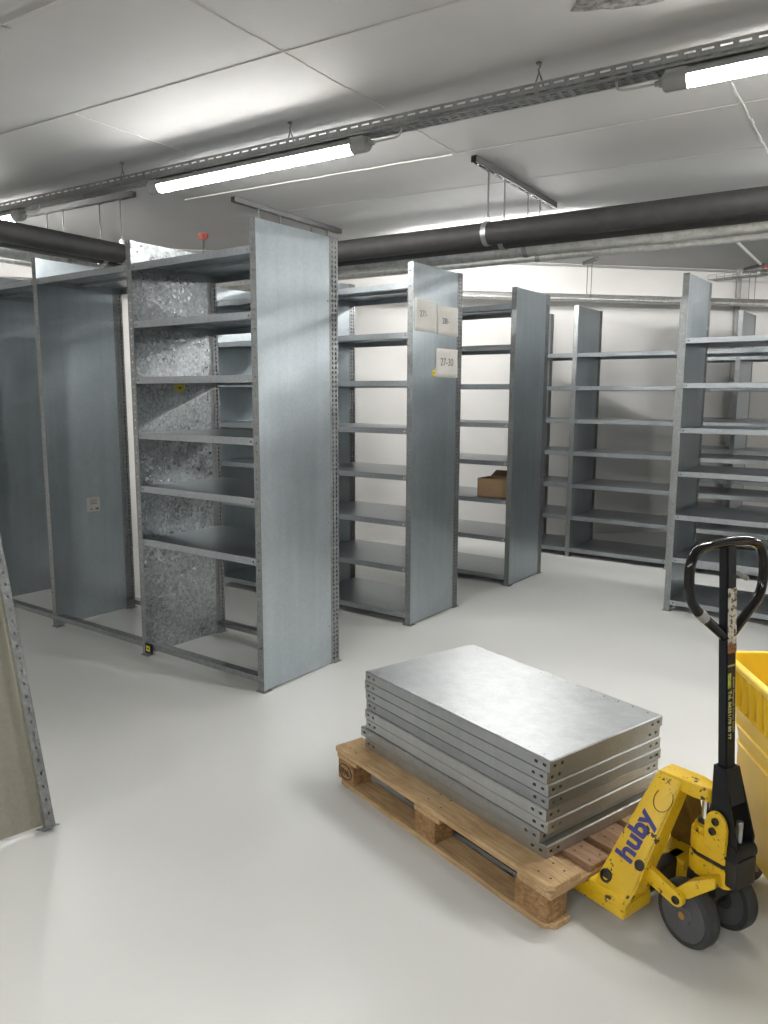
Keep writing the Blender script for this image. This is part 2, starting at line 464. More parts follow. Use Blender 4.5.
# loose upright leaning out of the frame
lean = thing('upright_frame', 'loose galvanised upright frame tilted on the bare floor, apart from the shelving', 'shelving frame')
th, dz = math.radians(22), math.radians(78.7-90)
Rm = Matrix.Rotation(dz+PI, 4, 'Z') @ Matrix.Rotation(th, 4, 'Y')
end = Vector((-2.640, 1.478, 0)); low = (Rm @ Vector((.036, 0, 0))).z
lean.matrix_world = Matrix.Translation(end + Vector((0, 0, -low))) @ Rm
upright(lean, 0, ME_REFL)

# papers and label
def paper(yz, label, txt, size, ty, tz, x=-3.048+HW+.0025, group=None):
    (y0, z0), (y1, z1) = yz
    b = MB(); n = 10; m_ = 6; vs = []
    o_ = Vector((x, y0, z0))
    for k in range(2):
        g = []
        for i in range(n+1):
            row = []
            for j in range(m_+1):
                u, v = i/n, j/m_
                wv = .004*abs(math.sin(u*5+v*2))*(1-abs(2*v-1)) + .006*max(0, (u-.85))*6*(1-v)*.5
                row.append(b.bm.verts.new((.0006+wv+k*.0006, u*(y1-y0), v*(z1-z0))))
            g.append(row)
        vs.append(g)
    for k in range(2):
        for i in range(n):
            for j in range(m_):
                f = b.bm.faces.new((vs[k][i][j], vs[k][i+1][j], vs[k][i+1][j+1], vs[k][i][j+1])); f.smooth = True
    rim = [(i, 0) for i in range(n)]+[(n, j) for j in range(m_)]+[(i, m_) for i in range(n, 0, -1)]+[(0, j) for j in range(m_, 0, -1)]
    for q in range(len(rim)):
        a, c = rim[q], rim[(q+1) % len(rim)]
        b.bm.faces.new((vs[0][a[0]][a[1]], vs[0][c[0]][c[1]], vs[1][c[0]][c[1]], vs[1][a[0]][a[1]]))
    o = b.build('paper_sheet', M_PAPER); o.location = o_; tag(o, label, 'paper', group)
    if txt:
        t = put('handwriting', text_mesh(txt, size, M_INK, -.0003, .0003), o, (.0072, ty, tz), (PI/2, 0, PI/2))
    return o
paper(((4.512, 2.105), (4.785, 2.325)), 'white sheet marked 27 taped on the end panel, the one nearer its front post', '27/-', .062, .05, .10)
paper(((4.80, 2.098), (5.090, 2.305)), 'white sheet marked 28 taped on the end panel beside its perforated rear post, above another', '28/-', .062, .06, .08)
paper(((4.787, 1.795), (5.092, 2.002)), 'lowest of three taped sheets, with 27-30 written across', '27-30', .078, .055, .085)
b = MB(); b.box(0, .0012, 0, .11, 0, .105); lab = b.build('label_card', M_PAPER); lab.location = (-5.064+HW+.0016, 3.228, .803)
tag(lab, 'small white card stuck low on a plain galvanised panel', 'label card')
b = MB()
for z in (.085, .07, .058): b.box(.0012, .0015, .028, .085, z-.002, z+.002)
b.box(.0012, .0015, .07, .098, .014, .026); b.box(.0012, .0015, .03, .045, .014, .022); b.build('print', M_INK, lab)

# cardboard box on the third run
bx = thing('cardboard_box', 'small open brown cardboard box on a galvanised shelf', 'box', (-3.375, 6.08, ZS[2]+.0005), .0)
b = MB(); w_, d_, h_, t_ = .31, .26, .165, .004
b.box(0, w_, 0, t_, 0, h_); b.box(0, w_, d_-t_, d_, 0, h_); b.box(0, t_, 0, d_, 0, h_); b.box(w_-t_, w_, 0, d_, 0, h_); b.box(0, w_, 0, d_, 0, t_)
b.build('body', M_CARD, bx)
b = MB()
b.prism([(0, d_, h_-.002), (w_, d_, h_-.002), (w_-.01, d_+.075, h_+.045), (.01, d_+.075, h_+.045)], (0, .0005, .004)); b.build('flap', M_CARD, bx)
b = MB(); b.prism([(w_, 0, h_-.002), (w_, d_, h_-.002), (w_-.07, d_, h_-.05), (w_-.07, 0, h_-.05)], (0, 0, .004)); b.build('flap', M_CARD, bx)

# ------------------------------------------------------------------ stack of shelves on the pallet
PO = Vector((-2.0, 2.415, 0)); PH = -.30
ZDECK = .156
def stack_shelf_mesh(L, W, h):
    b = MB(); t = .0015
    e = .0042
    b.perf((e,e,h-t), (0,1,0), (1,0,0), (0,0,1), W-2*e, L-2*e, t, [.020, W-2*e-.020], .006, .006, .065, .06, L-.03)
    for q, uu in (((0,0,0), 0), ((0,W,0), 0), ((0,0,0), 1), ((L,0,0), 1)):
        q = Vector(q); sg = 1 if (q.x == 0 and q.y == 0) else -1
        if uu == 0: b.prism([q+Vector((0,0,h-e)), q+Vector((0,sg*e,h)), q+Vector((0,sg*e*1.6,h-.0008)), q+Vector((0,sg*t,h-e))], (L,0,0))
        else: b.prism([q+Vector((0,0,h-e)), q+Vector((sg*e,0,h)), q+Vector((sg*e*1.6,0,h-.0008)), q+Vector((sg*t,0,h-e))], (0,W,0))
    hs = h-e
    def side(o, u, v, n, Ln):
        o, u, v, n = map(Vector, (o, u, v, n)); x = 0; o = o+v*.0018; q = hs-.0018
        for c in (.024, .060, Ln-.060, Ln-.024):
            b.frame_box(o+u*x, u, v, n, c-.0065-x, q, t); b.frame_box(o+u*(c-.0065), u, v, n, .013, q*.40, t)
            b.frame_box(o+u*(c-.0065)+v*(q*.40+.0095), u, v, n, .013, q*.60-.0095, t); x = c+.0065
        b.frame_box(o+u*x, u, v, n, Ln-x, q, t)
    Z = (0,0,1)
    side((0,0,0), (1,0,0), Z, (0,1,0), L); side((0,W-t,0), (1,0,0), Z, (0,1,0), L)
    side((0,0,0), (0,1,0), Z, (1,0,0), W); side((L-t,0,0), (0,1,0), Z, (1,0,0), W)
    b.box(.004, L-.004, .004, .020, 0, t); b.box(.004, L-.004, W-.020, W-.004, 0, t); b.box(.004, .018, .004, W-.004, 0, t); b.box(L-.018, L-.004, .004, W-.004, 0, t)
    b.box(.02, L-.02, W/2-.03, W/2+.03, h*.5, h-t)
    return b.mesh('steel_shelf', M_EDGE)
SHH = .0430
ME_STS = [stack_shelf_mesh(1.02, .615, SHH-.0006) for _ in M_EDGES]
for me, mm in zip(ME_STS, M_EDGES): me.materials.clear(); me.materials.append(mm)
KIND = [1, 0, 1, 1, 2, 0, 0, 0]
ordn = ['bottom', 'second from the bottom', 'third from the bottom', 'fourth from the bottom', 'fourth from the top', 'third from the top', 'second from the top', 'topmost']
offs = [(.0, .0), (-.026, -.004), (.002, .004), (-.003, .0), (.001, .005), (-.002, .003), (-.006, .001), (.004, -.002)]
for i in range(8):
    dx, dy = offs[i]
    p = PO + Matrix.Rotation(PH, 3, 'Z') @ Vector((.068+dx, .102+dy, ZDECK+.0004+i*SHH))
    o = put('steel_shelf', ME_STS[KIND[i]], None, p, (0, 0, PH+random.uniform(-.002, .002)))
    tag(o, 'flat galvanised shelf with punched edges, %s in the stack on the pallet' % ordn[i], 'shelf', 'shelves stacked on the pallet')

# ------------------------------------------------------------------ pallet
pal = thing('pallet', 'wooden pallet on the floor under the stack of steel shelves', 'pallet', PO, PH)
for (y0, y1, m_) in ((0, .145, M_WOOD), (.1925, .2925, M_WOODD), (.3275, .4725, M_WOODD), (.5075, .6075, M_WOOD), (.655, .80, M_WOOD)):
    b = MB()
    if y0 == 0:
        b.prism([(-.010, 0, .134), (1.18, 0, .134), (1.2, .02, .134), (1.2, .145, .134), (-.018, .145, .134), (-.018, .008, .134)], (0, 0, .022), .003, 1)
    else: b.bbox(0, 1.2, y0, y1, .134, .156, .003, 1)
    o = b.build('deck_board', m_, pal)
    b = MB()
    for x in (.04, .095, .565, .635, 1.11, 1.165):
        for yy in (.28, .70): b.lathe((x+random.uniform(-.012,.012), y0+(y1-y0)*yy+random.uniform(-.006,.006), .1556), (0,0,1), [(.0042,0),(.0036,.0008)], 8)
    b.build('nail_heads', M_BOLT, o)
for x0, x1 in ((0, .145), (.5275, .6725), (1.055, 1.2)):
    b = MB(); b.bbox(x0, x1, 0, .8, .112, .134, .003, 1); b.build('cross_board', M_WOODY, pal)
for x0, x1 in ((.006, .118), (.5275, .645), (1.045, 1.185)):
    for y0, y1 in ((.002, .10), (.3275, .4725), (.70, .798)):
        b = MB(); b.bbox(x0, x1, y0, y1, .022, .112, .004, 1); bl = b.build('block', M_BLOCK, pal)
        if y0 < .01 and x0 < .1:
            b = MB(); n = 28
            ring = [(.062+.046*math.cos(2*PI*k/n), .0012, .067+.032*math.sin(2*PI*k/n)) for k in range(n)]
            b.tube(ring, .0022, 6, closed=True); b.build('stamp_ring', M_STAMP, bl)
            put('stamp_lettering', text_mesh('EPAL', .031, M_STAMP, .0008, .0006), bl, (.024, .0014, .056), (PI/2, 0, 0))
for y0, y1 in ((0, .10), (.3275, .4725), (.70, .80)):
    b = MB()
    a = .035 if y0 == 0 else 0; c_ = .035 if y1 == .8 else 0
    pts = [(a, y0), (1.2-a, y0), (1.2, y0+a), (1.2, y1-c_), (1.2-c_, y1), (c_, y1), (0, y1-c_), (0, y0+a)]
    pp = []
    for q in pts:
        if not pp or pp[-1] != q: pp.append(q)
    if pp[0] == pp[-1]: pp.pop()
    b.prism([(x, y, 0) for x, y in pp], (0, 0, .022), .002, 1); b.build('bottom_board', M_WOODD if y0 else M_WOOD, pal)

# ------------------------------------------------------------------ pallet truck
jk = thing('pallet_truck', 'worn yellow hand pallet truck with upright black tiller, forks under the wooden pallet', 'pallet truck', PO, PH)
YC = .40
for sgn in (-1, 1):
    yo = YC+sgn*.290; yi = YC+sgn*.085
    y0, y1 = min(yo, yi), max(yo, yi)
    b = MB()                                                 # fork: tapered tip, channel section
    b.prism([(1.08, y0, .030), (1.08, y1, .030), (.34, y1, .030), (.24, y1-.03, .030), (.24, y0+.03, .030), (.34, y0, .030)], (0, 0, .064), .006, 2)
    fk = b.build('fork', M_FORK, jk)
    b = MB()
    b.bbox(1.06, 1.348, y0+(.057 if sgn < 0 else .004), y1-(.057 if sgn > 0 else .004), .058, .110, .012, 3)
    b.bbox(1.206, 1.345, y0+(.059 if sgn < 0 else .006), y1-(.059 if sgn > 0 else .006), .10, .130, .010, 2)
    b.build('fork_heel', M_YEL, fk)
    b = MB()
    b.lathe((.42, (y0+y1)/2-.03, .041), (0, 1, 0), [(.030, 0), (.040, .004), (.040, .056), (.030, .06)], 24); b.build('load_roller', M_TYRE, jk)
    # sloping side plate of the A-frame
    o0 = YC+sgn*.242; o1 = YC-.006+sgn*.034
    P = [(1.235, 0, .092), (1.342, 0, .098), (1.356, 0, .125), (1.366, 0, .165), (1.400, 0, .470), (1.391, 0, .486), (1.322, 0, .490), (1.310, 0, .476), (1.222, 0, .120)]
    inn = Vector((0, -sgn, -.32)).normalized()*.020
    # flatten the outline on the plate's own plane
    pa = Vector((1.30, o0, .085)); pb = Vector((1.36, o1, .490)); up = (pb-pa)
    def flat(p):
        t = (p[2]-pa.z)/up.z; return Vector((p[0], pa.y+up.y*t, p[2]))
    b = MB(); b.prism([flat(p) for p in P], inn, .006, 3)
    # return flange along the truck-side edge
    f0, f1 = flat((1.364, 0, .15)), flat((1.3985, 0, .468))
    dirv = (f1-f0).normalized(); ub = Vector((-1, 0, 0))
    b.prism([f0, f1, f1+inn*3.2, f0+inn*3.2], (-.012, 0, 0), .003, 1)
    sp = b.build('side_plate', M_YEL if sgn < 0 else M_YEL_SHADE, jk, True)
    if sgn < 0:
        b = MB(); b.lathe(flat((1.258, 0, .155))+Vector((0, .002, 0)), inn*-1, [(.021, 0), (.021, .006), (.014, .009), (.013, .003)], 20); b.build('bolt', M_BOLT, sp, True)
        b = MB(); b.lathe(flat((1.352, 0, .225))+Vector((0, .002, 0)), inn*-1, [(.017, 0), (.017, .004), (.008, .006)], 16); b.build('bolt', M_BOLT, sp, True)
        # lettering up the plate
        va = (flat((1.313, 0, .20))-flat((1.290, 0, .10))); va = (flat((1.355, 0, .48))-flat((1.285, 0, .12))).normalized()
        nn = -inn.normalized(); vb = nn.cross(va).normalized()
        nn2 = va.cross(vb).normalized()
        if nn2.dot(nn) < 0: vb = -vb; nn2 = -nn2
        org = flat((1.322, 0, .215))+nn2*.0012
        R3 = Matrix((va, vb, nn2)).transposed().to_4x4()
        t = put('lettering', text_mesh('huby', .086, M_BLUE, .0032, .0006, 1.0), sp); t.matrix_local = Matrix.Translation(org) @ R3
        # round scratched mark above the lettering
        c0 = flat((1.360, 0, .415))+nn2*.001; n = 22; ring = []
        for k in range(n): 
            a = PI*.35+1.45*PI*k/(n-1); ring.append(c0+va*.038*math.cos(a)+vb*.030*math.sin(a))
        b = MB(); b.tube(ring, .0013, 5); b.build('scratched_ring', M_BOLT, sp)
# cross piece between the heels
b = MB(); b.bbox(1.27, 1.32, YC-.16, YC+.16, .06, .13, .01, 2); b.build('cross_member', M_BOLT, jk)
# top bracket reaching over the ram
b = MB()
yl, yh = .356, .430; ym = (yl+yh)/2
top = [(1.315, yl, .488), (1.315, yh, .488), (1.43, yh, .492), (1.470, yh-.010, .490), (1.488, ym+.014, .484), (1.488, ym-.014, .484), (1.470, yl+.010, .490), (1.43, yl, .492)]
bot = [(x, y, z-.046) for x, y, z in top]
bot[0] = (1.325, yl, .455); bot[1] = (1.325, yh, .455)
a_ = [b.bm.verts.new(p) for p in top]; c_ = [b.bm.verts.new(p) for p in bot]
b.bm.faces.new(a_); b.bm.faces.new(c_[::-1])
for i in range(8): b.bm.faces.new((a_[i], c_[i], c_[(i+1) % 8], a_[(i+1) % 8]))
bmesh.ops.triangulate(b.bm, faces=[f for f in b.bm.faces if len(f.verts) > 4])
bmesh.ops.bevel(b.bm, geom=list(b.bm.edges), offset=.012, segments=3, affect='EDGES', profile=.6, clamp_overlap=True)
b.build('top_bracket', M_YEL, jk, True)
# steered assembly
st = put('steering_head', None, jk, (1.485, YC, 0), (0, 0, math.radians(-8)))
bpy.data.objects.remove(st)
SR = Matrix.Translation((1.485, YC, 0)) @ Matrix.Rotation(math.radians(-8), 4, 'Z')
def sput(o): o.matrix_local = SR; return o
# pump body: round reservoir plus a block towards the handle, in two layers
def body_outline(r, xe, w):
    pts = [(r*math.cos(a), r*math.sin(a)) for a in [PI*.5+PI*k/12 for k in range(13)]]
    return pts+[(xe-.015, -w), (xe, -w+.015), (xe, w-.015), (xe-.015, w)]
RX = -.027                                                      # the ram stands a little ahead of the wheel axle
def outl(r, xe, w): return [(x+RX+.012, y) for x, y in body_outline(r, xe-RX-.012, w)]
b = MB()
b.prism([(x, y, .284) for x, y in outl(.050, .092, .046)], (0, 0, .060), .006, 2)
b.prism([(x, y, .338) for x, y in outl(.042, .012, .036)], (0, 0, .024), .006, 2)
b.prism([(x, y, .212) for x, y in outl(.051, .098, .047)], (0, 0, .058), .006, 2)
pump = sput(b.build('pump_body', M_YEL, jk, True))
b = MB(); b.prism([(x, y, .262) for x, y in outl(.046, .086, .042)], (0, 0, .030)); b.cyl((RX,0,.358), (RX,0,.370), .024, 24)
b.bbox(.078, .122, -.046, .046, .225, .318, .012, 2); b.build('pump_seal', M_BOLT, pump)
b = MB(); b.cyl((RX, 0, .365), (RX, 0, .452), .0145, 24); sput(b.build('ram', M_CHROME, jk, True))
b = MB(); b.cyl((0, 0, .10), (0, 0, .216), .03, 20); b.cyl((0, -.115, .10), (0, .115, .10), .012, 16); b.bbox(-.05, .06, -.045, .045, .165, .21, .006, 2)
sput(b.build('axle', M_BOLT, jk, True))
for sgn in (-1, 1):
    b = MB()
    y0 = sgn*.062; dirn = (0, sgn, 0)
    b.lathe((0, y0, .10), dirn, [(.060, .004), (.082, 0), (.096, .002), (.100, .010), (.100, .040), (.096, .048), (.082, .050), (.078, .044), (.060, .046)], 48)
    wv = sput(b.build('steer_wheel', M_TYRE, jk, True))
    b = MB(); b.lathe((0, y0, .10), dirn, [(.030, .0045), (.080, .0), (.082, .004), (.082, .046), (.080, .0505), (.030, .047), (.026, .052), (.018, .053)], 40); b.build('wheel_disc', M_DISC, wv, True)
    b = MB(); b.lathe((0, y0, .10), dirn, [(.012, .049), (.012, .057), (.006, .059)], 16); b.build('axle_end', M_BRASS, wv, True)
# lugs and handle yoke
for sgn in (-1, 1):
    b = MB(); n = 12
    pts = [(.018, .318), (.085, .318), (.085, .362)]
    pts += [(.048+.036*math.cos(a), .402+.042*math.sin(a)) for a in [k*PI/n for k in range(n+1)]]
    pts += [(.010, .362)]
    b.prism([(x, sgn*.044, z) for x, z in pts], (0, sgn*.014, 0), .003, 1)
    lug = sput(b.build('lug', M_YEL, jk, True))
    for (x, z) in ((.050, .416), (.042, .382)):
        b = MB(); b.lathe((x, sgn*.058, z), (0, sgn, 0), [(.0115, 0), (.0115, .006), (.007, .008), (.006, .005)], 16); b.build('bolt', M_BOLT, lug, True)
lx = -.0848
def tl(x, y, z): return Vector((x, y, z))
tb, tt = Vector((.030, 0, .56)), Vector((-.020, 0, 1.232))
ax = (tt-tb).normalized(); fx = Vector((ax.z, 0, -ax.x))
b = MB()
for sgn in (-1, 1):
    b.prism([(.008, sgn*.026, .572), (.052, sgn*.026, .572), (.075, sgn*.034, .48), (.112, sgn*.036, .375), (.108, sgn*.036, .330), (.040, sgn*.036, .330), (.016, sgn*.034, .42)], (0, sgn*.006, 0), .002, 1)
b.prism([(.008, -.030, .572), (.014, -.030, .572), (.026, -.030, .42), (.018, -.030, .42)], (0, .060, 0))
b.prism([(.046, -.030, .572), (.052, -.030, .572), (.078, -.030, .47), (.071, -.030, .47)], (0, .060, 0))
b.cyl((.094, -.045, .330), (.094, .045, .330), .027, 20)
yoke = sput(b.build('yoke', M_BLACKMETAL, jk, True))
b = MB(); b.cyl((.088, .0, .345), (.088, .0, .42), .010, 14); b.build('release_link', M_RAIL, yoke, True)
# tiller tube
b = MB(); vs = b.frame_box(tb-fx*.016-Vector((0,.0205,0)), fx, (0,1,0), ax, .032, .041, (tt-tb).length)
bmesh.ops.bevel(b.bm, geom=list(b.bm.edges), offset=.004, segments=2, affect='EDGES')
til = sput(b.build('tiller', M_BLACKMETAL, jk, True))
# loop handle in the plane of the tiller
def on(h, y, f=0): return tb+ax*h+fx*f+Vector((0, y, 0))
LH = (tt-tb).length
key = [(LH-.280, .0), (LH-.200, .105), (LH-.165, .148), (LH-.110, .165), (LH-.050, .163), (LH-.010, .142), (LH+.006, .092), (LH+.008, 0)]
def smooth(pts, it=3):
    for _ in range(it):
        q = [pts[0]]
        for a, c in zip(pts, pts[1:]): q += [a.lerp(c, .25), a.lerp(c, .75)]
        q.append(pts[-1]); pts = q
    return pts
path = [on(h, -y) for h, y in key]+[on(h, y) for h, y in key[-2:0:-1]]+[on(key[0][0], 0)]
b = MB(); b.tube(smooth(path), .0145, 14)
loop = b.build('loop_handle', M_GLOSSBLACK, til, True)
b = MB(); b.tube([on(LH-.078, .016, -.005), on(LH-.088, .045, -.004), on(LH-.108, .085, 0)], [.006, .007, .008], 10); b.build('release_lever', M_GREY, til, True)
for sgn in (-1,):
    b = MB(); b.tube([on(LH-.206, -.097), on(LH-.184, -.124)], .0156, 14); b.build('silver_band', M_RAIL, loop, True)
# sticker and lettering on the operator's face
def face(h0, h1, y0, y1, mat, name, up=.0008):
    b = MB(); b.frame_box(on(h0, y0, .016), (0,1,0), ax, fx, y1-y0, h1-h0, up); return b.build(name, mat, til)
def mk_sticker():
    m = NT('worn sticker'); f = m.noise(70, 4, .6); g = m.noise(25, 5, .7)
    c = m.ramp(f, [(.42, (.05, .045, .035)), (.50, (.52, .49, .41))]); c2 = m.ramp(g, [(.55, (0,0,0)), (.62, (1,1,1))])
    m.l(m.mix(m.math('MULTIPLY', c2, .6), c, (.45, .42, .35)), m.b.inputs['Base Color']); m.set(Roughness=.6); return m.m
M_STICK = mk_sticker()
face(LH-.305, LH-.125, -.019, .019, M_STICK, 'instruction_sticker')
face(LH-.318, LH-.290, -.019, .019, plain('orange sticker end', (.25, .09, .025), .6), 'sticker_end')
RT = Matrix((-ax, Vector((0, 1, 0)), (-ax).cross(Vector((0, 1, 0))))).transposed().to_4x4()
if (-ax).cross(Vector((0,1,0))).dot(fx) < 0:
    RT = Matrix((-ax, Vector((0, -1, 0)), (-ax).cross(Vector((0, -1, 0))))).transposed().to_4x4()
yb = .003 if RT.col[1][1] < 0 else -.018
def tiller_text(body, size, h, y, mat, bold):
    t = put('lettering', text_mesh(body, size, mat, bold, .0004, 1.08), til); t.matrix_local = Matrix.Translation(on(h, y, .0166)) @ RT
    return t
sgy = 1 if RT.col[1][1] > 0 else -1
tiller_text('Tel. 06251/70 80 77', .0165, LH-.430, -.0035 if sgy < 0 else -.014, M_GOLD, .0006)
tiller_text('GmbH Pfungstadt Service GmbH', .0115, LH-.390, .0105 if sgy < 0 else .004, M_GOLD2, .0003)
face(LH-.422, LH-.378, -.017, -.004, plain('yellow green mark', (.36, .42, .06), .6, 0, .4, .4, 90), 'logo_mark')
face(LH-.358, LH-.352, -.018, .016, M_GOLD2, 'ruled_line')
# rocker arm and link beneath the frame
def jl(x, y, z): return Vector((x, y, z))
b = MB()
def bar(p, q, w, t, r):
    p, q = Vector(p), Vector(q); d = (q-p).normalized(); n = Vector((-d.z, 0, d.x)).normalized(); pts = []
    for k in range(9):
        a = PI/2+PI*k/8; pts.append(p+(d*math.cos(a)+n*math.sin(a))*w)
    for k in range(9):
        a = -PI/2+PI*k/8; pts.append(q+(d*math.cos(a)+n*math.sin(a))*w*.8)
    b.prism(pts, (0, t, 0), .004, 2)
bar((1.352, .248, .202), (1.467, .248, .166), .027, .022, 0)
ra = b.build('rocker_arm', M_YEL, jk, True)
b = MB(); b.lathe((1.467, .250, .166), (0, -1, 0), [(.013, 0), (.013, .005), (.008, .007), (.007, .003)], 16); b.build('bolt', M_BOLT, ra, True)
b = MB(); b.prism([(1.455, .262, .148), (1.494, .275, .174), (1.555, .305, .226), (1.548, .312, .256), (1.482, .280, .220), (1.450, .262, .186)], (0, .045, .0), .005, 2); b.build('link', M_YEL, jk, True)

# ------------------------------------------------------------------ yellow tub on castors
BZ = .75
tub = thing('plastic_tub', 'deep yellow plastic tub on castors, behind the pallet truck', 'tub', (-.586, 2.865, .008), math.radians(32))
UX, VY = .80, -.62                                              # local x along the far rim, local -y towards the camera
def rrect(ins, z, r=.05, n=6):
    x0, x1, y0, y1 = ins, UX-ins, VY+ins, -ins; pts = []
    for (cx, cy, a0) in ((x1-r, y1-r, 0), (x0+r, y1-r, PI/2), (x0+r, y0+r, PI), (x1-r, y0+r, 1.5*PI)):
        for k in range(n+1):
            a = a0+PI/2*k/n; pts.append((cx+r*math.cos(a), cy+r*math.sin(a), z))
    return pts
prof = [(.085, .095), (.066, .10), (.056, .13), (.052, .43), (.048, .445), (.054, .448), (.046, .505), (.038, .512), (.044, .516), (.036, .578), (.028, .585), (.036, .590), (.022, .715), (.003, .728), (0, .734), (0, .746), (.004, .75), (.022, .75), (.027, .742), (.060, .45), (.075, .14), (.10, .115)]
b = MB(); rings = [[b.bm.verts.new(p) for p in rrect(i, z)] for i, z in prof]
for a, c in zip(rings, rings[1:]):
    for k in range(len(a)): b.bm.faces.new((a[k], a[(k+1) % len(a)], c[(k+1) % len(c)], c[k]))
b.bm.faces.new(rings[0][::-1]); b.bm.faces.new(rings[-1])
b.build('body', M_BIN, tub, True)
b = MB()
for k in range(9):                                              # upright ribs below the rim on the two near sides
    y = VY+.07+k*(-VY-.14)/8; b.prism([(.020, y-.004, .592), (.034, y-.009, .592), (.034, y+.009, .592), (.020, y+.004, .592)], (-.010, 0, .128))
    x = .07+k*(UX-.14)/8; b.prism([(x-.004, VY+.020, .592), (x-.009, VY+.034, .592), (x+.009, VY+.034, .592), (x+.004, VY+.020, .592)], (0, -.010, .128))
b.build('rib', M_BIN, tub)
for x, y in ((.085, -.21), (UX-.085, -.21), (.085, VY+.10), (UX-.085, VY+.10)):
    b = MB(); b.box(x-.045, x+.045, y-.035, y+.035, .088, .094); b.box(x-.03, x+.012, y-.026, y-.022, .04, .09); b.box(x-.03, x+.012, y+.022, y+.026, .04, .09)
    cs = b.build('castor', M_RAIL, tub)
    b = MB(); b.lathe((x-.012, y-.017, .038), (0, 1, 0), [(.02, 0), (.036, .001), (.046, .008), (.046, .026), (.036, .033), (.02, .034)], 28); b.build('castor_wheel', M_DISC, cs, True)

# ------------------------------------------------------------------ cable tray and lamps
TA = .060                                                       # the building's own axis, slightly off the shelving's
def along(x, y0, x0=-3.23, s=TA): return y0+(x-x0)*s
TX0, TX1 = -8.6, 3.6
def tray_frame(y0):
    o = Vector((TX0, along(TX0, y0), 0)); u = Vector((1, TA, 0)).normalized(); v = Vector((-u.y, u.x, 0)); return o, u, v
Y1 = 3.405
o_, u_, v_ = tray_frame(Y1)
L_ = (TX1-TX0)/u_.x
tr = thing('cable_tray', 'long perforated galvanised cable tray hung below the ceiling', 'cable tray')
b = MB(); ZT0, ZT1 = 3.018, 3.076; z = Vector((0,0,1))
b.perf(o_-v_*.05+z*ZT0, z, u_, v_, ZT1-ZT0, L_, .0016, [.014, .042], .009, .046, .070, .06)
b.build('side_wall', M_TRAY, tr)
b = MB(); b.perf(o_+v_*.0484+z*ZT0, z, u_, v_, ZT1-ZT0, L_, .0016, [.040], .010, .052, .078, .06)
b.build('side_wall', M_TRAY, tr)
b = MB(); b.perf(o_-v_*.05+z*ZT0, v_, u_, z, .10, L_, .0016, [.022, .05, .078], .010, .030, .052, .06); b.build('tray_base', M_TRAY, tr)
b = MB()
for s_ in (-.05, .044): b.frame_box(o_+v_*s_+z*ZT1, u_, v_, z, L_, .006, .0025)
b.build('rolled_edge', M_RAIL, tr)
b = MB()
for k in range(5):
    yy = -.03+k*.015; pts = []
    for i in range(40):
        q = o_+u_*(L_*i/39)+v_*(yy+.006*math.sin(i*.9+k*2))+z*(ZT0+.008+.004*(k % 2)); pts.append(q)
    b.tube(pts, .0045, 6)
b.build('cable', M_GREY, tr)
# hangers
hooks = []
for hx, hl in ((-4.577, 'wire hook holding the cable tray above the lit lamp, at that lamp\'s far end'), (-3.144, 'wire hook holding the cable tray over the middle of the lit lamp'), (-1.669, 'wire hook holding the cable tray midway between two lamps')):
    hy = along(hx, Y1); p0 = Vector((hx, hy, ZC))
    t = thing('tray_hook', hl, 'hook', p0, math.atan(TA), 'hooks holding the cable tray')
    hooks.append(t)
    b = MB(); b.cyl((0,0,0), (0,0,-.008), .014, 12); b.tube([(0,0,0), (.006,0,-.02), (-.004,0,-.03), (.004,0,-.045)], .0035, 8); b.build('anchor', M_ROD, t, True)
    b = MB(); b.tube([(-.028, 0, -.165), (-.026, 0, -.115), (-.006, 0, -.065), (.0, 0, -.042), (.010, 0, -.062), (.026, 0, -.110), (.028, 0, -.165)], .0042, 8); b.build('wire', M_ROD, t, True)
# lamps
ZL = 2.976
def lamp_meshes():
    b = MB(); r = .038
    b.lathe((-.75, 0, 0), (1, 0, 0), [(.012, -.006), (.028, 0), (r, .012), (r, 1.485), (.034, 1.50)], 28); dif = b.mesh('diffuser', M_LAMP, True)
    b = MB(); n = 14; ri, ro = .0385, .0425
    oi = [(-.75, ri*math.cos(a), ri*math.sin(a)) for a in [math.radians(3)+math.radians(174)*k/n for k in range(n+1)]]
    oo = [(-.75, ro*math.cos(a), ro*math.sin(a)) for a in [math.radians(177)-math.radians(174)*k/n for k in range(n+1)]]
    b.prism(oi+oo, (1.5, 0, 0)); hous = b.mesh('housing', M_GREY)
    caps = []
    for s in (-1, 1):
        b = MB(); b.lathe((s*.75, 0, 0), (s, 0, 0), [(.030, -.004), (.041, 0), (.041, .088), (.034, .098), (.018, .10)], 24)
        b.bbox(s*.795-.045, s*.795+.045, -.034, .034, .0, .040, .006, 2); caps.append(b.mesh('end_cap', M_GREY, True))
    b = MB(); b.lathe((.85, 0, 0), (1, 0, 0), [(.018, 0), (.018, .016), (.012, .018), (.012, .034), (.006, .036)], 16); gl = b.mesh('cable_gland', M_GREY, True)
    b = MB(); b.tube(smooth([Vector(q) for q in ((.88, 0, 0), (.98, 0, .002), (1.035, 0, .004), (1.05, .0, .02), (1.05, .0, .06))], 2), .0055, 8); cb = b.mesh('lead', M_CABLE, True)
    b = MB()
    for x in (-.42, .42): b.bbox(x-.018, x+.018, -.024, .024, .030, .042, .004, 1)
    clip = b.mesh('clip', M_RAIL)
    return dif, caps, gl, cb, clip, hous
LM = lamp_meshes()
def lamp(x, y, label, flip=False, group=None):
    t = thing('tube_lamp', label, 'lamp', (x, y, ZL), math.atan(TA)+(PI if flip else 0), group)
    put('diffuser', LM[0], t); put('end_cap', LM[1][0], t); put('end_cap', LM[1][1], t); put('cable_gland', LM[2], t); put('lead', LM[3], t); put('clip', LM[4], t)
    if y < 5: put('housing', LM[5], t)
    return t
